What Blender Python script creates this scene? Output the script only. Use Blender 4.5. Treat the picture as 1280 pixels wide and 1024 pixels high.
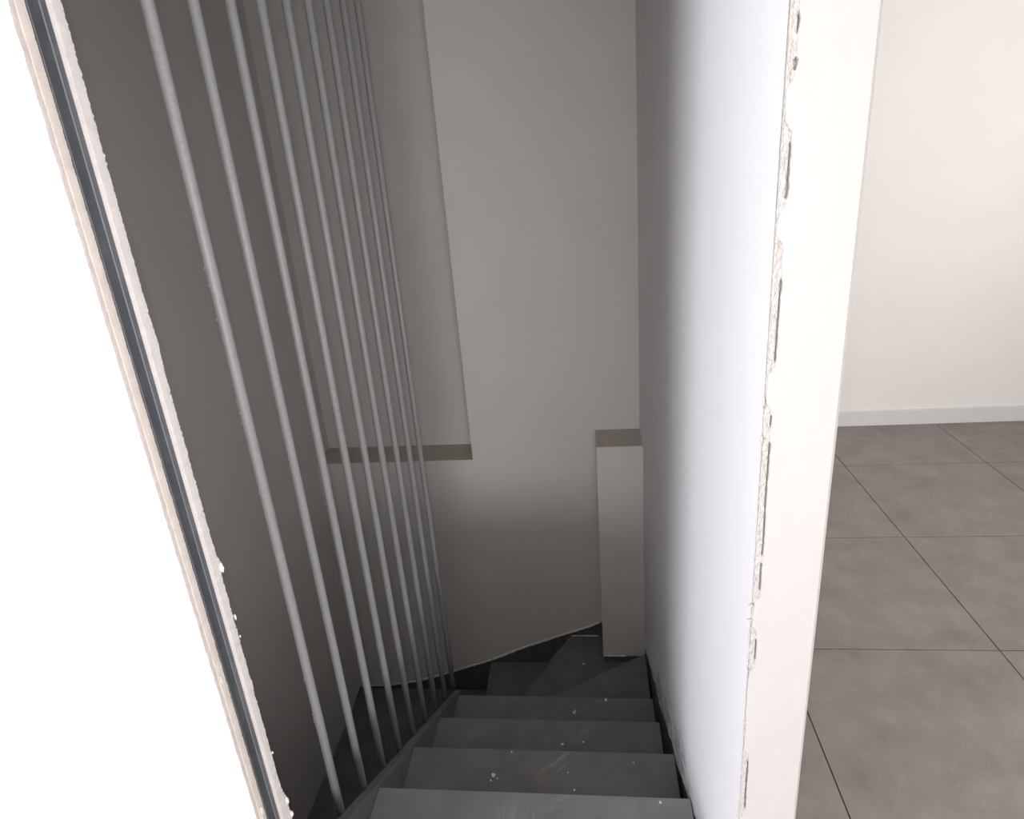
import bpy, bmesh, math, random
from mathutils import Vector, Matrix, noise

for o in list(bpy.data.objects):
    bpy.data.objects.remove(o, do_unlink=True)
scene = bpy.context.scene
COL = scene.collection

# ------------------------------------------------------------------ camera
EYE = Vector((0.0, 0.0, 1.42))
FPX = 816.86
pitch, roll, yaw = 0.36289, -0.08297, 0.13143
fwd = Vector((-math.sin(yaw) * math.cos(pitch), math.cos(yaw) * math.cos(pitch), -math.sin(pitch)))
right = Vector((math.cos(yaw), math.sin(yaw), 0.0))
up = right.cross(fwd)
cam_r = right * math.cos(roll) + up * math.sin(roll)
cam_u = -right * math.sin(roll) + up * math.cos(roll)
cd = bpy.data.cameras.new('camera')
cd.sensor_fit = 'HORIZONTAL'
cd.sensor_width = 36.0
cd.lens = FPX / 1280.0 * 36.0
cd.clip_start = 0.02
cam = bpy.data.objects.new('camera', cd)
COL.objects.link(cam)
m3 = Matrix((cam_r, cam_u, -fwd)).transposed()
cam.matrix_world = Matrix.Translation(EYE) @ m3.to_4x4()
scene.camera = cam

# ------------------------------------------------------------------ world, lights, exposure
world = bpy.data.worlds.new('overcast_sky')
scene.world = world
world.use_nodes = True
bg = world.node_tree.nodes['Background']
bg.inputs[0].default_value = (0.80, 0.88, 1.0, 1)
bg.inputs[1].default_value = 0.3

CEIL = 2.62           # ceiling of the room
SHAFT = 4.60          # the stairwell runs on up past the next floor
WIN_X, WIN_Y0, WIN_Y1, WIN_Z0, WIN_Z1 = -3.2, -2.25, -0.55, 0.35, 2.35
ld = bpy.data.lights.new('window_daylight', 'AREA')
ld.shape = 'RECTANGLE'
ld.size, ld.size_y = WIN_Z1 - WIN_Z0 - 0.1, WIN_Y1 - WIN_Y0 - 0.1
ld.energy = 170.0
ld.color = (0.90, 0.915, 1.0)
lo = bpy.data.objects.new('window_daylight', ld)
COL.objects.link(lo)
lo.location = (WIN_X + 0.02, (WIN_Y0 + WIN_Y1) / 2, (WIN_Z0 + WIN_Z1) / 2)
lo.rotation_euler = (0, math.radians(-90), 0)

# second window, in the rear wall behind the photographer; third, unseen and added to brighten the passage floor on the right
REAR = (-0.75, 1.75, 0.06, 0.98)
SIDE = (1.2, 2.9, 0.85, 2.2)
for nm, en, sz, loc, rot in (('rear_window_daylight', 92.0, (REAR[1] - REAR[0] - 0.1, REAR[3] - REAR[2] - 0.1),
                              ((REAR[0] + REAR[1]) / 2, -3.48, (REAR[2] + REAR[3]) / 2), (math.radians(90), 0, 0)),
                             ('added_side_light', 13.0, (SIDE[3] - SIDE[2] - 0.1, SIDE[1] - SIDE[0] - 0.1),
                              (2.38, (SIDE[0] + SIDE[1]) / 2, (SIDE[2] + SIDE[3]) / 2), (0, math.radians(90), 0))):
    wd = bpy.data.lights.new(nm, 'AREA')
    wd.shape = 'RECTANGLE'
    wd.size, wd.size_y = sz
    wd.energy = en
    wd.color = (1.0, 0.975, 0.94)
    wo = bpy.data.objects.new(nm, wd)
    COL.objects.link(wo)
    wo.location = loc
    wo.rotation_euler = rot

# the phone's own flash, 17 mm left of the lens (it throws the thin shadows right of every rod)
fd = bpy.data.lights.new('phone_flash', 'SPOT')
fd.energy = 12.0
fd.color = (1.0, 0.955, 0.90)
fd.spot_size = math.radians(140)
fd.spot_blend = 1.0
fd.shadow_soft_size = 0.003
fl = bpy.data.objects.new('phone_flash', fd)
COL.objects.link(fl)
fl.matrix_world = Matrix.Translation(EYE - cam_r * 0.017) @ m3.to_4x4()

scene.view_settings.view_transform = 'Standard'
scene.view_settings.look = 'None'
scene.view_settings.exposure = 0.0
scene.view_settings.gamma = 1.0
scene.view_settings.use_curve_mapping = False

# ------------------------------------------------------------------ helpers
random.seed(7)


def link_obj(name, bm, mat, parent=None, smooth=False):
    me = bpy.data.meshes.new(name)
    off = Vector((0, 0, 0))
    p = parent
    while p is not None:
        off += p.location
        p = p.parent
    if off.length > 0:
        bmesh.ops.translate(bm, verts=bm.verts, vec=-off)
    bmesh.ops.recalc_face_normals(bm, faces=bm.faces)
    bm.to_mesh(me)
    bm.free()
    if smooth:
        for f in me.polygons:
            f.use_smooth = True
    me.materials.append(mat)
    o = bpy.data.objects.new(name, me)
    COL.objects.link(o)
    if parent is not None:
        o.parent = parent
    return o


def structure(o):
    o['kind'] = 'structure'
    return o


def thing(name, label, cat, loc, group=None):
    o = bpy.data.objects.new(name, None)
    o.empty_display_size = 0.1
    COL.objects.link(o)
    o.location = loc
    tag(o, label, cat, group)
    return o


def tag(o, label, cat, group=None):
    o['label'] = label
    o['category'] = cat
    if group:
        o['group'] = group
    return o


def add_box(bm, x0, x1, y0, y1, z0, z1, bevel=0.0):
    vs = [bm.verts.new((x, y, z)) for x in (x0, x1) for y in (y0, y1) for z in (z0, z1)]
    idx = [(0, 1, 3, 2), (4, 6, 7, 5), (0, 4, 5, 1), (2, 3, 7, 6), (0, 2, 6, 4), (1, 5, 7, 3)]
    fs = [bm.faces.new([vs[i] for i in f]) for f in idx]
    if bevel > 0:
        es = set(e for f in fs for e in f.edges)
        bmesh.ops.bevel(bm, geom=list(es), offset=bevel, segments=2, affect='EDGES', profile=0.5)


def box(*a, bevel=0.0):
    bm = bmesh.new()
    add_box(bm, *a, bevel=bevel)
    return bm


def add_prism(bm, pts, vec, bevel=0.0):
    """closed polygon (3-D points) swept along vec"""
    a = [bm.verts.new(p) for p in pts]
    b = [bm.verts.new(Vector(p) + Vector(vec)) for p in pts]
    n = len(pts)
    fs = [bm.faces.new(a), bm.faces.new(list(reversed(b)))]
    for i in range(n):
        fs.append(bm.faces.new((a[i], b[i], b[(i + 1) % n], a[(i + 1) % n])))
    bmesh.ops.recalc_face_normals(bm, faces=fs)
    if bevel > 0:
        es = set(e for f in fs for e in f.edges)
        bmesh.ops.bevel(bm, geom=list(es), offset=bevel, segments=2, affect='EDGES', profile=0.5)


def prism(pts, vec, bevel=0.0):
    bm = bmesh.new()
    add_prism(bm, pts, vec, bevel)
    return bm


def add_tube(bm, pts, rad, n=10, jitter=0.0, cap=True):
    rings = []
    for i, p in enumerate(pts):
        p = Vector(p)
        a = Vector(pts[max(i - 1, 0)])
        b = Vector(pts[min(i + 1, len(pts) - 1)])
        t = (b - a).normalized()
        s = t.cross(Vector((0, 0, 1)))
        if s.length < 1e-3:
            s = Vector((1, 0, 0))
        s.normalize()
        w = s.cross(t)
        r = rad * (1 + jitter * (random.random() - 0.5))
        rings.append([bm.verts.new(p + (s * math.cos(k * math.tau / n) + w * math.sin(k * math.tau / n)) * r) for k in range(n)])
    for i in range(len(rings) - 1):
        for k in range(n):
            bm.faces.new((rings[i][k], rings[i][(k + 1) % n], rings[i + 1][(k + 1) % n], rings[i + 1][k]))
    if cap:
        bm.faces.new(rings[0])
        bm.faces.new(list(reversed(rings[-1])))


def polyline(pts, t):
    """piecewise-linear lookup, pts sorted by first value"""
    if t <= pts[0][0]:
        return pts[0][1]
    for (a, b), (c, d) in zip(pts, pts[1:]):
        if t <= c:
            return b + (d - b) * (t - a) / (c - a)
    return pts[-1][1]


def nz(x, y=0.0, z=0.0):
    return noise.noise(Vector((x, y, z)))


# ------------------------------------------------------------------ materials
def base_mat(name, col, rough=0.6, metallic=0.0):
    m = bpy.data.materials.new(name)
    m.use_nodes = True
    b = m.node_tree.nodes['Principled BSDF']
    b.inputs['Base Color'].default_value = (*col, 1)
    b.inputs['Roughness'].default_value = rough
    b.inputs['Metallic'].default_value = metallic
    return m, m.node_tree, b


def pos_noise(nt, scale, vec_scale=(1, 1, 1), detail=4.0, rough=0.55, rot=0.0):
    g = nt.nodes.new('ShaderNodeNewGeometry')
    mp = nt.nodes.new('ShaderNodeMapping')
    mp.vector_type = 'TEXTURE'          # rotate first, then stretch
    mp.inputs['Scale'].default_value = tuple(1.0 / v for v in vec_scale)
    mp.inputs['Rotation'].default_value = (0, 0, rot)
    nt.links.new(g.outputs['Position'], mp.inputs['Vector'])
    n = nt.nodes.new('ShaderNodeTexNoise')
    n.inputs['Scale'].default_value = scale
    n.inputs['Detail'].default_value = detail
    n.inputs['Roughness'].default_value = rough
    nt.links.new(mp.outputs['Vector'], n.inputs['Vector'])
    return n.outputs['Fac']


def ramp(nt, fac, stops):
    r = nt.nodes.new('ShaderNodeValToRGB')
    e = r.color_ramp.elements
    while len(e) < len(stops):
        e.new(0.5)
    for i, (p, c) in enumerate(stops):
        e[i].position = p
        e[i].color = (*c, 1) if not isinstance(c, float) else (c, c, c, 1)
    nt.links.new(fac, r.inputs['Fac'])
    return r.outputs['Color']


def mix(nt, fac, a, b):
    n = nt.nodes.new('ShaderNodeMix')
    n.data_type = 'RGBA'
    for s, v in ((n.inputs['Factor'], fac), (n.inputs[6], a), (n.inputs[7], b)):
        if hasattr(v, 'links'):
            nt.links.new(v, s)
        elif isinstance(v, (int, float)):
            s.default_value = v
        else:
            s.default_value = (*v, 1)
    return n.outputs[2]


def mathn(nt, op, a, b=None, clamp=False):
    n = nt.nodes.new('ShaderNodeMath')
    n.operation = op
    n.use_clamp = clamp
    for i, v in enumerate((a, b)):
        if v is None:
            continue
        if hasattr(v, 'links'):
            nt.links.new(v, n.inputs[i])
        else:
            n.inputs[i].default_value = v
    return n.outputs[0]


def bump(nt, b, height, strength, dist=0.002):
    n = nt.nodes.new('ShaderNodeBump')
    n.inputs['Strength'].default_value = strength
    n.inputs['Distance'].default_value = dist
    nt.links.new(height, n.inputs['Height'])
    nt.links.new(n.outputs['Normal'], b.inputs['Normal'])


def noisy(name, col, var=0.06, scale=8.0, rough=0.7, metallic=0.0, bscale=120.0, bstr=0.15, bdist=0.002, detail=4.0):
    m, nt, b = base_mat(name, col, rough, metallic)
    f = pos_noise(nt, scale, detail=detail)
    c0 = tuple(max(0, c * (1 - var)) for c in col)
    c1 = tuple(min(1, c * (1 + var)) for c in col)
    nt.links.new(ramp(nt, f, [(0.3, c0), (0.7, c1)]), b.inputs['Base Color'])
    if bstr > 0:
        bump(nt, b, pos_noise(nt, bscale), bstr, bdist)
    return m


def radial(nt, cx, cy, rx, ry, rot=0.0):
    """soft spot on a horizontal surface, 1 at its centre, 0 at its rim"""
    g = nt.nodes.new('ShaderNodeNewGeometry')
    mp = nt.nodes.new('ShaderNodeMapping')
    mp.vector_type = 'TEXTURE'
    mp.inputs['Location'].default_value = (cx, cy, 0)
    mp.inputs['Rotation'].default_value = (0, 0, rot)
    mp.inputs['Scale'].default_value = (rx, ry, 1000.0)
    nt.links.new(g.outputs['Position'], mp.inputs['Vector'])
    l = nt.nodes.new('ShaderNodeVectorMath')
    l.operation = 'LENGTH'
    nt.links.new(mp.outputs['Vector'], l.inputs[0])
    return mathn(nt, 'SUBTRACT', 1.0, l.outputs['Value'], clamp=True)


MAT = {}
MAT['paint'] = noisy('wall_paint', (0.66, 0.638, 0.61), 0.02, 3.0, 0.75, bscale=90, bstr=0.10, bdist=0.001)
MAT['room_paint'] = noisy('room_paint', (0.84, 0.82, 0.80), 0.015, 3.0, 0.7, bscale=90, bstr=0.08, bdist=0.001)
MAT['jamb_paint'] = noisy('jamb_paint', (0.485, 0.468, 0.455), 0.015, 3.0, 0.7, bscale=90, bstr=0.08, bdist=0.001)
MAT['raw_strip'] = noisy('raw_strip', (0.485, 0.468, 0.448), 0.09, 130.0, 0.95, bscale=420, bstr=0.9, bdist=0.002, detail=6.0)
MAT['raw_plaster'] = noisy('raw_plaster', (0.93, 0.885, 0.865), 0.06, 60.0, 0.95, bscale=400, bstr=0.5, bdist=0.0015)
MAT['board_edge'] = noisy('plasterboard_edge', (0.92, 0.84, 0.775), 0.07, 45.0, 0.95, bscale=500, bstr=0.4)
MAT['board_paper'] = noisy('torn_board_paper', (0.88, 0.80, 0.77), 0.08, 60.0, 0.95, bscale=500, bstr=0.4)
MAT['ledge'] = noisy('dusty_ledge', (0.56, 0.515, 0.465), 0.08, 25.0, 0.95, bscale=200, bstr=0.2)
MAT['rod'] = noisy('grey_rod_paint', (0.29, 0.29, 0.295), 0.09, 160.0, 0.38, bscale=700, bstr=0.12, bdist=0.0006)
MAT['caulk'] = noisy('white_caulk', (0.84, 0.83, 0.80), 0.10, 60.0, 0.8, bscale=300, bstr=0.4)
MAT['crumb'] = noisy('plaster_crumb', (0.80, 0.78, 0.74), 0.08, 300.0, 0.95, bstr=0.0)
MAT['steel_dark'] = noisy('dark_steel_paint', (0.10, 0.10, 0.10), 0.15, 30.0, 0.6, bscale=300, bstr=0.1)
MAT['stringer'] = noisy('stringer_paint', (0.155, 0.157, 0.165), 0.06, 40.0, 0.5, bscale=400, bstr=0.08)
MAT['grout'] = noisy('grout', (0.16, 0.145, 0.135), 0.1, 30.0, 0.9)
MAT['frame'] = noisy('window_frame_paint', (0.7, 0.7, 0.7), 0.02, 10.0, 0.5)


def make_tread_mat():
    m, nt, b = base_mat('dusty_grey_tread', (0.13, 0.13, 0.13), 0.55)
    c = ramp(nt, pos_noise(nt, 9.0, detail=6), [(0.32, (0.138, 0.137, 0.136)), (0.68, (0.186, 0.184, 0.180))])
    # top tread painted lighter in blotches, for the stronger light near the landing
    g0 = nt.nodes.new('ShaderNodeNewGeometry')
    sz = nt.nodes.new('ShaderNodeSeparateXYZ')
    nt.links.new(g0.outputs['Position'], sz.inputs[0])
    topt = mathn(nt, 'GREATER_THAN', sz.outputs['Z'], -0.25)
    lit_or_dust = ramp(nt, pos_noise(nt, 6.0, detail=5), [(0.25, 0.45), (0.7, 1.0)])
    c = mix(nt, mathn(nt, 'MULTIPLY', mathn(nt, 'MULTIPLY', topt, lit_or_dust), 0.44), c, (0.38, 0.375, 0.375))
    # broad wipe marks
    wipe = pos_noise(nt, 10.0, (0.6, 4.0, 1.0), detail=3, rot=math.radians(42))
    c = mix(nt, mathn(nt, 'MULTIPLY', ramp(nt, wipe, [(0.52, 0.0), (0.75, 1.0)]), 0.18), c, (0.24, 0.235, 0.23))
    # brownish wiped patch with diagonal brush strokes
    spot = radial(nt, -0.205, 1.485, 0.055, 0.05)
    c = mix(nt, mathn(nt, 'MULTIPLY', spot, 0.55), c, (0.215, 0.19, 0.165))
    stroke = pos_noise(nt, 26.0, (0.25, 4.5, 1.0), detail=2, rot=math.radians(47))
    area = radial(nt, -0.155, 1.535, 0.105, 0.035, math.radians(47))
    area = mathn(nt, 'MULTIPLY', area, 1.6, clamp=True)
    s = mathn(nt, 'MULTIPLY', ramp(nt, stroke, [(0.50, 0.0), (0.66, 1.0)]), area)
    c = mix(nt, mathn(nt, 'MULTIPLY', s, 0.6), c, (0.36, 0.345, 0.33))
    # chalky drag streaks on the top tread
    streak = pos_noise(nt, 60.0, (1.6, 0.10, 1.0), detail=2)
    area = mathn(nt, 'MULTIPLY', radial(nt, -0.225, 1.195, 0.085, 0.065), 1.8, clamp=True)
    s = mathn(nt, 'MULTIPLY', ramp(nt, streak, [(0.50, 0.0), (0.68, 1.0)]), area)
    c = mix(nt, mathn(nt, 'MULTIPLY', s, 0.75), c, (0.42, 0.39, 0.375))
    for cx, cy, r in ((-0.12, 1.262, 0.03), (-0.15, 1.235, 0.022), (-0.075, 1.838, 0.02), (-0.27, 1.245, 0.04)):
        p = mathn(nt, 'MULTIPLY', radial(nt, cx, cy, r * 1.6, r * 0.7, 0.6), ramp(nt, pos_noise(nt, 90.0), [(0.4, 0.0), (0.65, 1.0)]))
        c = mix(nt, mathn(nt, 'MULTIPLY', p, 0.6), c, (0.34, 0.33, 0.33))
    # pin-point paint specks
    g = nt.nodes.new('ShaderNodeNewGeometry')
    vo = nt.nodes.new('ShaderNodeTexVoronoi')
    vo.inputs['Scale'].default_value = 24.0
    nt.links.new(g.outputs['Position'], vo.inputs['Vector'])
    sp = ramp(nt, vo.outputs['Distance'], [(0.03, 1.0), (0.05, 0.0)])
    keep = ramp(nt, pos_noise(nt, 11.0), [(0.56, 0.0), (0.60, 1.0)])
    c = mix(nt, mathn(nt, 'MULTIPLY', mathn(nt, 'MULTIPLY', sp, keep), 0.55), c, (0.5, 0.5, 0.5))
    nt.links.new(c, b.inputs['Base Color'])
    bump(nt, b, pos_noise(nt, 260.0), 0.08, 0.001)
    return m


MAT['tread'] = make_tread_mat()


def make_stud_mat():
    m, nt, b = base_mat('galvanised_stud', (0.2, 0.21, 0.23), 0.42, 0.55)
    c = ramp(nt, pos_noise(nt, 18.0, (1, 1, 0.5), detail=5), [(0.35, (0.125, 0.138, 0.158)), (0.7, (0.175, 0.188, 0.205))])
    lit_or_dust = ramp(nt, pos_noise(nt, 45.0, detail=6), [(0.5, 0.0), (0.75, 1.0)])
    c = mix(nt, mathn(nt, 'MULTIPLY', lit_or_dust, 0.3), c, (0.30, 0.31, 0.32))
    nt.links.new(c, b.inputs['Base Color'])
    bump(nt, b, pos_noise(nt, 300.0), 0.06, 0.001)
    return m


MAT['stud'] = make_stud_mat()
MAT['stud_rib'] = noisy('galvanised_rib', (0.42, 0.44, 0.47), 0.1, 60.0, 0.35, 0.4, bstr=0.0)


def make_right_wall_mat():
    """white paint with finger-grey smudges rubbed along the stair edge"""
    m, nt, b = base_mat('smudged_wall_paint', (0.82, 0.81, 0.81), 0.7)
    c = ramp(nt, pos_noise(nt, 3.0), [(0.3, (0.805, 0.80, 0.805)), (0.7, (0.835, 0.83, 0.835))])
    g = nt.nodes.new('ShaderNodeNewGeometry')
    sx = nt.nodes.new('ShaderNodeSeparateXYZ')
    nt.links.new(g.outputs['Position'], sx.inputs[0])
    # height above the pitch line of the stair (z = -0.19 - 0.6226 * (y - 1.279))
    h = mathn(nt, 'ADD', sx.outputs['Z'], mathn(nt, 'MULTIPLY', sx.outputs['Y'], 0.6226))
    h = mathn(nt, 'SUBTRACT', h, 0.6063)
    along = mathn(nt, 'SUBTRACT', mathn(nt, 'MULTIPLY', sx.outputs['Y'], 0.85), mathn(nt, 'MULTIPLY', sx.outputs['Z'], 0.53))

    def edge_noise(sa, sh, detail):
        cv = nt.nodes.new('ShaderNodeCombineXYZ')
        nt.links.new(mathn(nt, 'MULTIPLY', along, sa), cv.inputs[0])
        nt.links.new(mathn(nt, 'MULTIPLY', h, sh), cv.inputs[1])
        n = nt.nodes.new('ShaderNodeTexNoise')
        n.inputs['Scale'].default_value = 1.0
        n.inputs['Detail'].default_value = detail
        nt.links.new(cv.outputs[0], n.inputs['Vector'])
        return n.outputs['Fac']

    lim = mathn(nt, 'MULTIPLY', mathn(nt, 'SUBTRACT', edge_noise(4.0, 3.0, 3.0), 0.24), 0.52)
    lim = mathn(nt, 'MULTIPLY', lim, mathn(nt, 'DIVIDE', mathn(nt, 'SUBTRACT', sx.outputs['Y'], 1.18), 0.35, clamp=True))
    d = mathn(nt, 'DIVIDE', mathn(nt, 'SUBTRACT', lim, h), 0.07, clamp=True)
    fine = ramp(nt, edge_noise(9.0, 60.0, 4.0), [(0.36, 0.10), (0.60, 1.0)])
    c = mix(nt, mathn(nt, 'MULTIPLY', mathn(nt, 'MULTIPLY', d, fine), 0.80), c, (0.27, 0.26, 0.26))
    nt.links.new(c, b.inputs['Base Color'])
    bump(nt, b, pos_noise(nt, 70.0), 0.10, 0.001)
    return m


MAT['right_wall'] = make_right_wall_mat()


def make_tile_mat():
    m, nt, b = base_mat('brown_grey_tile', (0.16, 0.14, 0.13), 0.5)
    c = ramp(nt, pos_noise(nt, 7.0, detail=7, rough=0.65), [(0.3, (0.20, 0.172, 0.160)), (0.7, (0.29, 0.258, 0.243))])
    scratch = ramp(nt, pos_noise(nt, 18.0, (1.0, 5.0, 1.0), detail=3, rot=0.9), [(0.6, 0.0), (0.8, 1.0)])
    c = mix(nt, mathn(nt, 'MULTIPLY', scratch, 0.35), c, (0.38, 0.35, 0.33))
    nt.links.new(c, b.inputs['Base Color'])
    bump(nt, b, pos_noise(nt, 60.0), 0.1, 0.001)
    return m


MAT['tile'] = make_tile_mat()

# ------------------------------------------------------------------ measures of the place
XR = 0.2236           # plaster face of the partition right of the stair
XR2 = 0.3195          # its other face
XL = -0.632           # left ends of the treads
XB = -0.668           # line of the rods
XW = -1.461           # left wall of the stairwell
YB = 2.99             # back wall
XN = -0.6186          # right edge of the recess
YN = 3.19             # back of the recess
XJ = -0.672           # left jamb of the opening
YF, YF2 = 0.835, 0.93  # doorway wall, front and back
YE = 0.832            # end face of the right partition
RISE, GO = 0.19, 0.30517
NOSE = [(0.9735, 0.0), (1.2787, -0.19), (1.5838, -0.38), (1.8890, -0.57), (2.1942, -0.76)]
ZLOW = -2.6

# ------------------------------------------------------------------ right partition
edge_r = [(0.80, 0.02), (0.9735, -0.01), (1.10, -0.115), (1.26, -0.222), (1.327, -0.255), (1.406, -0.302), (1.545, -0.392), (1.66, -0.445), (1.789, -0.512),
          (1.936, -0.596), (2.106, -0.679), (2.34, -0.793), (2.67, -0.962), (2.917, -1.032), (3.02, -1.06)]


def right_face():
    bm = bmesh.new()
    NY, NZ = 190, 90
    grid = []
    for j in range(NY + 1):
        y = YE + 0.0015 + (3.02 - YE) * j / NY
        lo_z = polyline(edge_r, y) + 0.006 * nz(y * 22.0, 3.1) + 0.003 * nz(y * 70.0, 8.1)
        col = []
        for i in range(NZ + 1):
            v = (i / NZ) ** 2.6
            z = lo_z + (SHAFT - lo_z) * v
            h = z - lo_z
            k = math.exp(-(h / 0.09) ** 2)
            # trowel ridges that run along the stair edge, and a slight roll at the bottom
            d = 0.0045 * k * nz(y * 5.0 + 3, h * 30.0, 1.0) + 0.0030 * k * nz(y * 11.0, h * 55.0, 5.0)
            d += 0.0022 * nz(y * 1.7, z * 1.3, 9.0)
            d += 0.004 * math.exp(-(h / 0.006) ** 2)
            x = XR + d
            col.append(bm.verts.new((x, y, z)))
        back = bm.verts.new((XR + 0.014, y, lo_z + 0.004))
        grid.append([back] + col)
    for j in range(NY):
        for i in range(NZ + 1):
            bm.faces.new((grid[j][i], grid[j + 1][i], grid[j + 1][i + 1], grid[j][i + 1]))
    return bm


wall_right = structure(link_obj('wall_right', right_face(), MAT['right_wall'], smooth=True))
link_obj('partition_core', box(XR + 0.012, XR2, YE + 0.012, 3.30, ZLOW, SHAFT), MAT['room_paint'], wall_right)

# end face of the partition: a painted skim coat torn away along its left corner
GAPS = [(1.525, 1.545, 0.8), (1.488, 1.502, 1.8), (1.352, 1.415, 1.25), (1.152, 1.260, 0.95), (1.062, 1.080, 0.8), (1.020, 1.040, 1.2),
        (0.860, 1.026, 1.0), (0.800, 0.850, 1.2), (0.672, 0.712, 1.0), (0.350, 0.462, 1.0), (0.18, 0.27, 0.9)]
SMEAR = [(1.425, 1.482), (1.30, 1.345), (1.085, 1.148), (0.725, 0.79), (0.475, 0.66), (0.28, 0.34)]


def end_height(x, z):
    """outward height (towards -y) of the end face at x, z"""
    u = x - XR
    tear = 0.0108 + 0.0022 * nz(z * 14.0, 2.2) + 0.0012 * nz(z * 60.0, 4.0)
    for a, b_ in SMEAR:
        if a < z < b_:
            t = min(z - a, b_ - z) / 0.012
            tear -= 0.0075 * min(1.0, t)
    h = 0.0
    if u < tear:
        h = -0.0022 + 0.0014 * nz(x * 240.0, z * 150.0, 1.0) + 0.0009 * nz(x * 600.0, z * 400.0, 2.0)
        # chipped corner
        c = 0.0022 + 0.0018 * nz(z * 30.0, 7.7) + 0.0012 * nz(z * 110.0, 3.3)
        if u < c:
            h -= (c - u) * 0.9
    else:
        h += 0.0003 * nz(x * 60.0, z * 40.0, 6.0)
    for a, b_, w in GAPS:
        if a < z < b_:
            cw = 0.0015 * w * (0.8 + 0.9 * nz(z * 70.0, 1.0))
            cx = 0.0108 + 0.0010 * nz(z * 14.0, 2.2)
            t = min(z - a, b_ - z)
            if t < 0.004:
                cw *= t / 0.004
            if abs(u - cx) < cw:
                h = -0.0080
    return h


def end_face():
    bm = bmesh.new()
    xs = [XR + 0.00045 * i for i in range(46)]
    x = xs[-1]
    while x < XR2 - 0.006:
        x += 0.006
        xs.append(min(x, XR2))
    if xs[-1] < XR2:
        xs.append(XR2)
    rows = []
    z = -0.02
    while z < 1.75:
        rows.append(z)
        z += 0.002
    rows.append(CEIL)
    prev = None
    for z in rows:
        cur = []
        for x in xs:
            lip = 0.0012 * nz(z * 45.0, 5.5) + 0.0007 * nz(z * 160.0, 6.5) if x == xs[0] else 0.0
            # soft arris on the far corner
            rr = max(0.0, 0.003 - (XR2 - x)) * 0.8
            cur.append(bm.verts.new((x + lip, YE - end_height(x, z) + rr, z)))
        cur.append(bm.verts.new((XR2, YE + 0.03, z)))
        cur.insert(0, bm.verts.new((XR + 0.0035, YE + 0.013, z)))
        if prev:
            for i in range(len(cur) - 1):
                bm.faces.new((prev[i], prev[i + 1], cur[i + 1], cur[i]))
        prev = cur
    return bm


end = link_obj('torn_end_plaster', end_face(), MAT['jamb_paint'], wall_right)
end['label'] = 'white painted wall end torn along its corner'
end.data.materials.append(MAT['raw_strip'])
for f in end.data.polygons:
    cx, cz = f.center.x, f.center.z
    if cx - XR < 0.0145 and f.center.y - YE > 0.0009:
        f.material_index = 1


# a few curls of torn paint hanging on the corner
def chip_mesh(cx, cy, cz, w, h, d, seed):
    rnd = random.Random(seed)
    bm = bmesh.new()
    bmesh.ops.create_icosphere(bm, subdivisions=2, radius=1.0)
    for v in bm.verts:
        k = 1.0 + 0.55 * nz(v.co.x * 1.7 + seed, v.co.y * 1.7, v.co.z * 1.7) + 0.12 * (rnd.random() - 0.5)
        v.co = Vector((v.co.x * w * k + cx, v.co.y * d * k + cy, v.co.z * h * k + cz))
    return bm


for i, (z, w, h) in enumerate(((0.775, 0.0040, 0.0022), (0.748, 0.0045, 0.0020), (1.098, 0.0020, 0.008), (1.045, 0.0018, 0.006), (0.648, 0.0022, 0.009))):
    link_obj('paint_curl', chip_mesh(XR - 0.0005, YE + 0.001, z, w, h, 0.002, 40 + i), MAT['jamb_paint'], wall_right)

# ------------------------------------------------------------------ doorway wall with its stripped left jamb
wall_front = structure(link_obj('wall_front', box(-3.3, XJ - 0.004, YF + 0.0002, YF + 0.012, -0.02, CEIL), MAT['room_paint']))
link_obj('wall_infill', box(-3.3, XJ - 0.03, YF + 0.012, YF2 - 0.004, ZLOW, SHAFT), MAT['room_paint'], wall_front)
link_obj('wall_below_landing', box(XJ - 0.03, XR + 0.012, 0.90, YF2, ZLOW, -0.014), MAT['paint'], wall_front)
link_obj('lintel', box(XJ - 0.03, XR + 0.02, YF, YF2, 2.12, SHAFT), MAT['room_paint'], wall_front)


def ragged_board(y0, y1, jag0, jag1, dx, seed, step=0.0022, bulges=(), deep=0.035):
    """edge of a plasterboard seen at the jamb: y0 / y1 outlines ragged by jag0 / jag1"""
    bm = bmesh.new()
    prev = None
    z = -0.02
    rnd = random.Random(seed)
    while z < 2.12:
        a = y0 + jag0 * (nz(z * 30.0, seed) + 0.6 * nz(z * 140.0, seed + 3.0) + 0.35 * (rnd.random() - 0.5))
        b = y1 + jag1 * (0.5 * nz(z * 26.0, seed + 9.0) + 0.8 * nz(z * 190.0, seed + 5.0) + 0.8 * (rnd.random() - 0.5))
        for bz, bw, bh in bulges:
            b += bh * math.exp(-((z - bz) / bw) ** 2)
        e = dx + 0.0008 * nz(z * 60.0, seed + 1.0) + 0.0005 * (rnd.random() - 0.5)
        cur = [bm.verts.new((XJ - deep, a, z)), bm.verts.new((XJ + e, a, z)),
               bm.verts.new((XJ + e + 0.0006 * nz(z * 90, 4), (a + b) / 2, z)),
               bm.verts.new((XJ + e - 0.0006, b, z)), bm.verts.new((XJ - deep, b, z))]
        if prev:
            for i in range(5):
                bm.faces.new((prev[i], prev[(i + 1) % 5], cur[(i + 1) % 5], cur[i]))
        prev = cur
        z += step
    return bm


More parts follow.
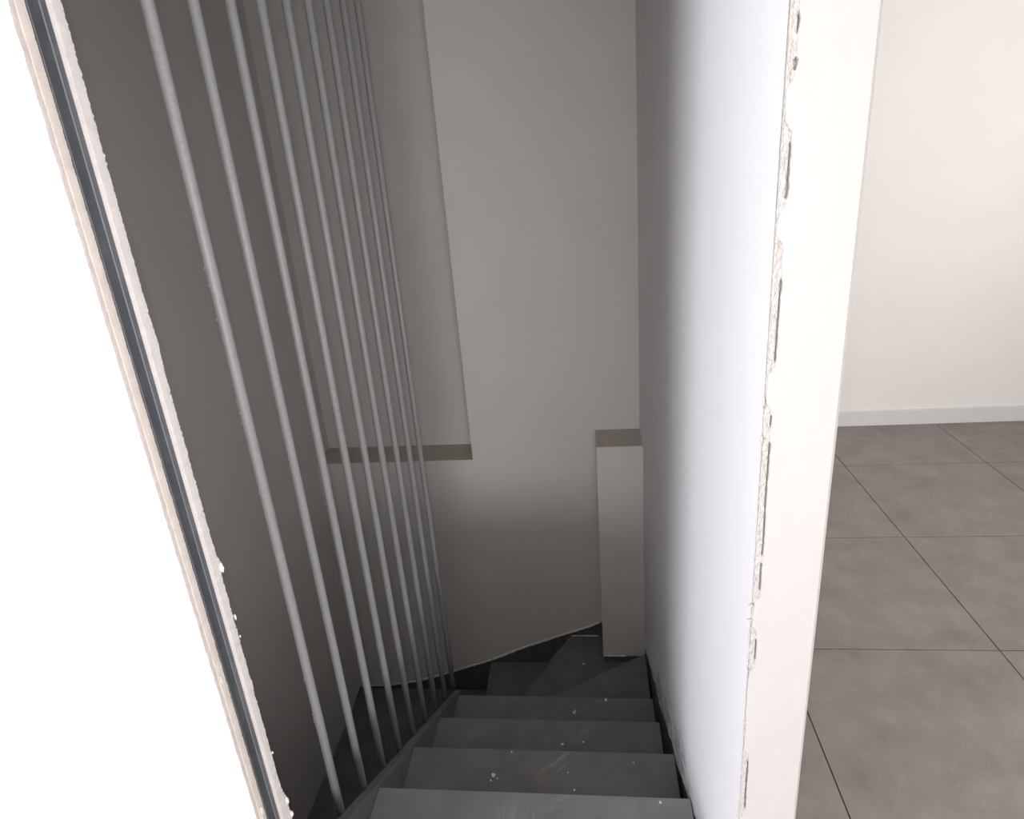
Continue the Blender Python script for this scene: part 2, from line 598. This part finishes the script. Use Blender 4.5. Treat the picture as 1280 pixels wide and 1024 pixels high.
link_obj('torn_board_face', ragged_board(YF, YF + 0.0095, 0.0014, 0.0003, -0.001, 2, deep=0.0042), MAT['board_paper'], wall_front)['label'] = 'pinkish torn plasterboard edge'
link_obj('plasterboard_edge', ragged_board(YF + 0.0108, YF + 0.0272, 0.0004, 0.0004, 0.0, 5), MAT['board_edge'], wall_front)
link_obj('back_plaster_edge', ragged_board(0.9085, 0.9285, 0.0004, 0.0034, 0.0, 11,
         bulges=((0.790, 0.012, 0.006), (0.16, 0.045, 0.010), (0.205, 0.02, 0.004), (0.02, 0.05, 0.010), (1.20, 0.03, 0.003))), MAT['raw_plaster'], wall_front)['label'] = 'ragged pale plaster edge'
for i, (y, z, w, h) in enumerate(((0.932, 0.779, 0.0035, 0.009), (0.9315, 0.672, 0.0018, 0.006), (0.9305, 0.628, 0.0015, 0.003), (0.9305, 0.335, 0.0015, 0.003),
                                  (0.934, 0.195, 0.004, 0.008), (0.937, 0.152, 0.004, 0.007))):
    link_obj('plaster_lump', chip_mesh(XJ + 0.001, y, z, w, h, w, 60 + i), MAT['raw_plaster'], wall_front)
for i, (y, z, w, h) in enumerate(((0.853, 0.272, 0.003, 0.010), (0.850, 0.255, 0.002, 0.006), (0.858, 0.262, 0.0015, 0.005), (0.850, 0.60, 0.0015, 0.008))):
    link_obj('paper_fray', chip_mesh(XJ, y, z, w, h, w, 80 + i), MAT['board_paper'], wall_front)

stud = link_obj('metal_stud', box(XJ - 0.03, XJ - 0.0075, 0.8625, 0.9080, -0.02, 2.12), MAT['stud'], wall_front)
stud['label'] = 'dark galvanised metal stud between the boards'
for y in (0.8735, 0.8960):
    link_obj('stud_rib', box(XJ - 0.0078, XJ - 0.0066, y - 0.0009, y + 0.0009, -0.02, 2.12), MAT['stud_rib'], stud)
link_obj('stud_flange', box(XJ - 0.03, XJ - 0.004, 0.8628, 0.8640, -0.02, 2.12), MAT['stud_rib'], stud)

# ------------------------------------------------------------------ left wall of the stairwell
edge_l = [(1.0, -2.2), (1.85, -1.62), (2.05, -1.557), (2.235, -1.555), (2.41, -1.543), (2.66, -1.537), (2.98, -1.487)]
pts = [(XW, 0.90, SHAFT), (XW, YN, SHAFT), (XW, YN, -1.4), (XW, 3.0, -1.487)] + [(XW, y, z) for y, z in reversed(edge_l)] + [(XW, 0.90, -2.3)]
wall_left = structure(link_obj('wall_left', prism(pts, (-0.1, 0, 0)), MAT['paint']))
link_obj('skirt_plate', box(XW - 0.05, XW - 0.004, 0.9, 3.0, ZLOW, -1.40), MAT['steel_dark'], wall_left)

# ------------------------------------------------------------------ back wall with its recess
edge_b = [(-1.461, -1.490), (-1.36, -1.491), (-1.2645, -1.480), (-1.1117, -1.452), (-0.98, -1.410), (-0.8672, -1.3685), (-0.649, -1.288), (-0.53, -1.232),
          (-0.4165, -1.181), (-0.2294, -1.106), (-0.10, -1.056), (0.0, -1.011), (0.23, -0.98)]
pts = [(0.28, YB, SHAFT), (XN, YB, SHAFT), (XN, YB, 0.005), (XW, YB, 0.005)] + [(x, YB, z) for x, z in edge_b] + [(0.28, YB, -0.98)]
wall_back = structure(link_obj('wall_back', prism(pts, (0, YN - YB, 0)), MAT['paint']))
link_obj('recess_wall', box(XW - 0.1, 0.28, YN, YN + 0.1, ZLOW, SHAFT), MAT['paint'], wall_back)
link_obj('ledge', box(XW, XN, YB + 0.0005, YN, 0.002, 0.0075), MAT['ledge'], wall_back)['label'] = 'dusty taupe ledge of the recess'
link_obj('skirt_plate', box(XW, 0.23, YB + 0.006, YB + 0.03, ZLOW, -1.0), MAT['steel_dark'], wall_back)
bead_pts = []
for i in range(150):
    x = -1.455 + (1.455 - 0.005) * i / 149.0
    bead_pts.append((x, YB + 0.001, polyline(edge_b, x) + 0.0015 + 0.0018 * nz(x * 24.0, 1.0)))
bm = bmesh.new()
add_tube(bm, bead_pts, 0.0068, 8, 0.5)
link_obj('caulk_bead', bm, MAT['caulk'], wall_back, smooth=True)

# boxed pipe in the corner
XP, YP, ZP = 0.009, 2.785, 0.1495
column = structure(link_obj('trim_1', box(XP, XR + 0.004, YP, YB, -1.062, ZP, bevel=0.002), MAT['paint']))
link_obj('column_top', box(XP + 0.001, XR + 0.003, YP + 0.001, YB, ZP - 0.001, ZP + 0.002), MAT['ledge'], column)['label'] = 'dusty taupe top of the boxed corner pipe'
bm = bmesh.new()
add_tube(bm, [(XP + 0.004 + t * 0.115 / 12, YP - 0.001, -1.060 + 0.0012 * nz(t * 0.9, 2)) for t in range(13)], 0.0035, 8, 0.5)
link_obj('caulk_bead', bm, MAT['caulk'], column, smooth=True)
link_obj('skirt_plate', box(XP + 0.006, XR + 0.004, YP + 0.006, YB, -1.12, -1.0625), MAT['steel_dark'], column)

# ------------------------------------------------------------------ staircase
stair = thing('staircase', 'dark grey steel staircase winding down between the white walls', 'staircase', (-0.2, 1.7, -1.53))


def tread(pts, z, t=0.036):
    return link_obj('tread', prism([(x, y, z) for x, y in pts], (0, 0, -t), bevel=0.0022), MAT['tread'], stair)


def riser(a, b, z0, z1, th=0.008):
    a, b = Vector((a[0], a[1], 0)), Vector((b[0], b[1], 0))
    n = Vector((0, 0, 1)).cross(b - a).normalized() * th
    return link_obj('riser', prism([(a.x, a.y, z0), (b.x, b.y, z0), (b.x, b.y, z1), (a.x, a.y, z1)], n), MAT['tread'], stair)


ends = [0.2200, 0.2200, 0.2170, 0.2045, 0.2090]
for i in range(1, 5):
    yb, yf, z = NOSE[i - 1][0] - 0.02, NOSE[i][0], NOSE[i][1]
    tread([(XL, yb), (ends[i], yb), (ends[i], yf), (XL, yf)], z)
    riser((XL, NOSE[i - 1][0] - 0.02), (ends[i], NOSE[i - 1][0] - 0.02), z - 0.03, z + RISE - 0.037)
PV = (XL, 2.10)
PE = (XL, 2.138)
ZE, ZF, ZG, ZH = -0.95, -1.105, -1.295, -1.505
tread([(XL, 2.12), (0.2185, 2.12), (0.2185, 2.679), PE], ZE)
tread([(XL, 2.07), (0.2180, 2.60), (0.2180, 2.988), (-0.172, 2.988)], ZF)
tread([PV, (-0.14, 2.988), (-0.640, 2.988), (-0.636, 2.60)], ZG)
tread([(-1.459, 1.86), (-0.60, 1.86), (-0.60, 2.988), (-1.459, 2.988)], ZH)
riser((XL, 2.174), (0.205, 2.174), ZE, -0.797)
riser((XL, 2.12), (0.205, 2.65), ZF, ZE - 0.037)
riser((-0.625, 2.13), (-0.21, 2.96), ZG, ZF - 0.037)
riser((-0.622, 2.13), (-0.628, 2.98), ZH, ZG - 0.037)
y, z = 1.88, ZH
for k in range(3):
    z2 = z - RISE
    tread([(-1.459, y - 0.30), (-0.66, y - 0.30), (-0.66, y), (-1.459, y)], z2)
    riser((-1.46, y), (-0.66, y), z2, z - 0.037)
    y, z = y - 0.28, z2
link_obj('landing_edge', box(XL - 0.027, XR - 0.006, 0.955, 0.9735, -0.19, -0.004), MAT['stringer'], stair)


def pitch(y):
    return -0.19 - (RISE / GO) * (y - 1.2787)


# inner stringer: a box section along the pitch line, the rods stand on its top
y0, y1 = 0.96, 2.235
top = 0.012
prof = [(y0, pitch(y0) + top), (y1, pitch(y1) + top), (y1, pitch(y1) - 0.30), (y0, pitch(y0) - 0.30)]
link_obj('stringer', prism([(XL, y, z) for y, z in prof], (-0.027, 0, 0), bevel=0.0018), MAT['stringer'], stair)
# wall stringer: dark plate behind the plaster edge
prof = [(0.96, 0.0), (1.20, -0.10), (2.19, -0.70), (2.98, -1.02), (2.98, -1.6), (2.2, -1.3), (0.96, -0.45)]
link_obj('skirt_plate', prism([(XR + 0.0062, y, z) for y, z in prof], (0.005, 0, 0)), MAT['steel_dark'], wall_right)
# chalky caulk line where the winder meets the back wall
bm = bmesh.new()
add_tube(bm, [(-0.165 + 0.155 * t / 14, YB - 0.001, ZF + 0.002 + 0.001 * nz(t * 1.3, 3)) for t in range(15)], 0.0028, 6, 0.9)
link_obj('caulk_line', bm, MAT['caulk'], stair)

# ------------------------------------------------------------------ rods
rods = thing('rod_railing', 'grey painted round rods rising in a row from the stair stringer', 'railing', (XB, 1.1198, pitch(1.1198) + top))
SB = 0.1412
for k in range(9):
    y = 1.1198 + k * SB
    zb = pitch(y) + top - 0.055
    bm = bmesh.new()
    zs = [zb, zb + 0.4, zb + 1.4, SHAFT - 0.004]
    add_tube(bm, [(XB, y, z) for z in zs], 0.0106, 20)
    for f in bm.faces:
        f.smooth = len(f.verts) == 4
    r = link_obj('rod', bm, MAT['rod'], rods)
    if k == 0:
        for i, z in enumerate((1.283, 1.252, 1.19, 1.03, 1.02, 1.005, 0.985, 0.83, 0.35, 0.342, 0.245, 0.232, 0.222)):
            a = math.radians(168 + 14 * nz(i * 3.7, 1.0))
            link_obj('paint_fleck', chip_mesh(XB - 0.0104 * 0.93, y - 0.0104 * 0.38 + 0.001 * nz(i * 2.1), z, 0.0016, 0.0024, 0.0016, 100 + i), MAT['crumb'], r)

# ------------------------------------------------------------------ plaster crumbs on the treads
CR = [(-0.351, 1.483, -0.38, 0.0062, 'largest white plaster crumb, on the second grey tread below the top'),
      (-0.357, 1.466, -0.38, 0.0026, 'tiny white fleck just behind the largest crumb on the second tread'), (-0.338, 1.474, -0.38, 0.0022, 'tiny white fleck right beside the largest crumb on the second tread'), (-0.118, 1.503, -0.38, 0.0022, 'tiny white fleck mid-tread beside the brush strokes of the second tread'),
      (0.088, 1.546, -0.38, 0.0022, 'tiny white fleck on the second tread on the side of the white wall'), (-0.303, 1.572, -0.38, 0.0030, 'small white fleck at the front edge of the second grey tread'), (-0.097, 1.443, -0.38, 0.0030, 'small white fleck at the back of the second tread below the brush strokes'),
      (-0.153, 1.777, -0.57, 0.0048, 'white plaster crumb on the third grey tread'),
      (-0.078, 1.790, -0.57, 0.0034, 'smaller of the two white flecks on the third grey tread'),
      (-0.122, 2.105, -0.76, 0.0056, 'elongated white plaster crumb on the last straight tread'), (-0.118, 2.118, -0.76, 0.0040, 'small white fleck touching the elongated crumb on the last straight tread'),
      (0.011, 2.178, -0.76, 0.0060, 'white plaster crumb at the front edge of the last straight tread'),
      (0.140, 1.262, -0.19, 0.0036, 'white plaster crumb at the front edge of the top tread by the wall'),
      (-0.096, 2.769, ZF, 0.0050, 'white plaster crumb on the winder tread in front of the boxed corner')]
for i, (x, y, z, s, lab) in enumerate(CR):
    bm = chip_mesh(0, 0, 0, s * 0.9, s * 0.55, s * 1.25, 200 + i * 7)
    lo_v = min(v.co.z for v in bm.verts)
    bmesh.ops.translate(bm, verts=bm.verts, vec=(0, 0, -lo_v))
    bmesh.ops.rotate(bm, verts=bm.verts, cent=(0, 0, 0), matrix=Matrix.Rotation(i * 1.1, 3, 'Z'))
    o = link_obj('plaster_crumb', bm, MAT['crumb'])
    o.location = (x, y, z)
    tag(o, lab or 'tiny white plaster fleck lying on a grey stair tread', 'crumb', 'plaster crumbs on the stairs')

# ------------------------------------------------------------------ tiled floor of the room
floor = structure(link_obj('floor', box(-3.2, 2.4, -3.5, 0.93, -0.12, -0.010), MAT['grout']))
link_obj('floor_bed', box(XR2 - 0.01, 2.4, 0.9, 3.30, -0.12, -0.010), MAT['grout'], floor)
RECTS = [(-3.2, 2.4, -3.5, YF), (XJ, XR, YF, 0.972), (XR2, 2.4, YF, 3.30)]
T, G = 0.60, 0.0015
shared = {}
ix = -7
for ix in range(-8, 5):
    for iy in range(-10, 5):
        tx, ty = 0.535 + ix * T, 1.632 + iy * T
        for (a, b, c, d) in RECTS:
            x0, x1 = max(tx + G, a), min(tx + T - G, b)
            y0, y1 = max(ty + G, c), min(ty + T - G, d)
            if x1 - x0 < 0.004 or y1 - y0 < 0.004:
                continue
            key = (round(x1 - x0, 4), round(y1 - y0, 4))
            if key not in shared:
                o = link_obj('tile', box(0, key[0], 0, key[1], -0.012, 0.0, bevel=0.001), MAT['tile'], floor)
                shared[key] = o.data
            else:
                o = bpy.data.objects.new('tile', shared[key])
                COL.objects.link(o)
                o.parent = floor
            o.location = (x0, y0, 0)

# ------------------------------------------------------------------ shell of the room the photographer stands in
bm = bmesh.new()
add_box(bm, -3.4, -3.2, -3.6, WIN_Y0, -0.1, CEIL)
add_box(bm, -3.4, -3.2, WIN_Y1, 0.93, -0.1, CEIL)
add_box(bm, -3.4, -3.2, WIN_Y0, WIN_Y1, -0.1, WIN_Z0)
add_box(bm, -3.4, -3.2, WIN_Y0, WIN_Y1, WIN_Z1, CEIL)
structure(link_obj('wall_window', bm, MAT['room_paint']))
bm = bmesh.new()
for a in ((WIN_Y0, WIN_Y0 + 0.05, WIN_Z0, WIN_Z1), (WIN_Y1 - 0.05, WIN_Y1, WIN_Z0, WIN_Z1), (WIN_Y0, WIN_Y1, WIN_Z0, WIN_Z0 + 0.05), (WIN_Y0, WIN_Y1, WIN_Z1 - 0.05, WIN_Z1)):
    add_box(bm, -3.33, -3.27, *a)
structure(link_obj('window_1', bm, MAT['frame']))
x0, x1, z0, z1 = REAR
bm = bmesh.new()
for a in ((-3.4, x0, -0.1, CEIL), (x1, 2.5, -0.1, CEIL), (x0, x1, -0.1, z0), (x0, x1, z1, CEIL)):
    add_box(bm, a[0], a[1], -3.6, -3.5, a[2], a[3])
structure(link_obj('wall_rear', bm, MAT['room_paint']))
bm = bmesh.new()
for a in ((x0, x0 + 0.05, z0, z1), (x1 - 0.05, x1, z0, z1), (x0, x1, z0, z0 + 0.05), (x0, x1, z1 - 0.05, z1)):
    add_box(bm, a[0], a[1], -3.57, -3.53, a[2], a[3])
structure(link_obj('window_2', bm, MAT['frame']))
y0, y1, z0, z1 = SIDE
bm = bmesh.new()
for a in ((-3.5, y0, -0.1, CEIL), (y1, 3.4, -0.1, CEIL), (y0, y1, -0.1, z0), (y0, y1, z1, CEIL)):
    add_box(bm, 2.4, 2.5, *a)
structure(link_obj('wall_side', bm, MAT['room_paint']))
bm = bmesh.new()
for a in ((y0, y0 + 0.05, z0, z1), (y1 - 0.05, y1, z0, z1), (y0, y1, z0, z0 + 0.05), (y0, y1, z1 - 0.05, z1)):
    add_box(bm, 2.43, 2.47, *a)
structure(link_obj('added_side_window', bm, MAT['frame']))  # frame for the added side light, no window known here
structure(link_obj('wall_end', box(0.28, 2.4, 3.30, 3.4, -0.1, CEIL), MAT['room_paint']))
structure(link_obj('baseboard_end', box(XR2, 2.4, 3.286, 3.30, 0.0, 0.08, bevel=0.002), MAT['frame']))
bm = bmesh.new()
add_box(bm, -3.4, 2.5, -3.6, YF2, CEIL, CEIL + 0.1)
add_box(bm, XR2 - 0.01, 2.5, YF2, 3.4, CEIL, CEIL + 0.1)
structure(link_obj('ceiling', bm, MAT['room_paint']))
structure(link_obj('ceiling_stairwell', box(XW - 0.1, XR2, 0.83, YN + 0.1, SHAFT, SHAFT + 0.1), MAT['paint']))
structure(link_obj('floor_lower', box(XW - 0.1, XR, 0.9, 3.2, ZLOW - 0.05, ZLOW), MAT['steel_dark']))
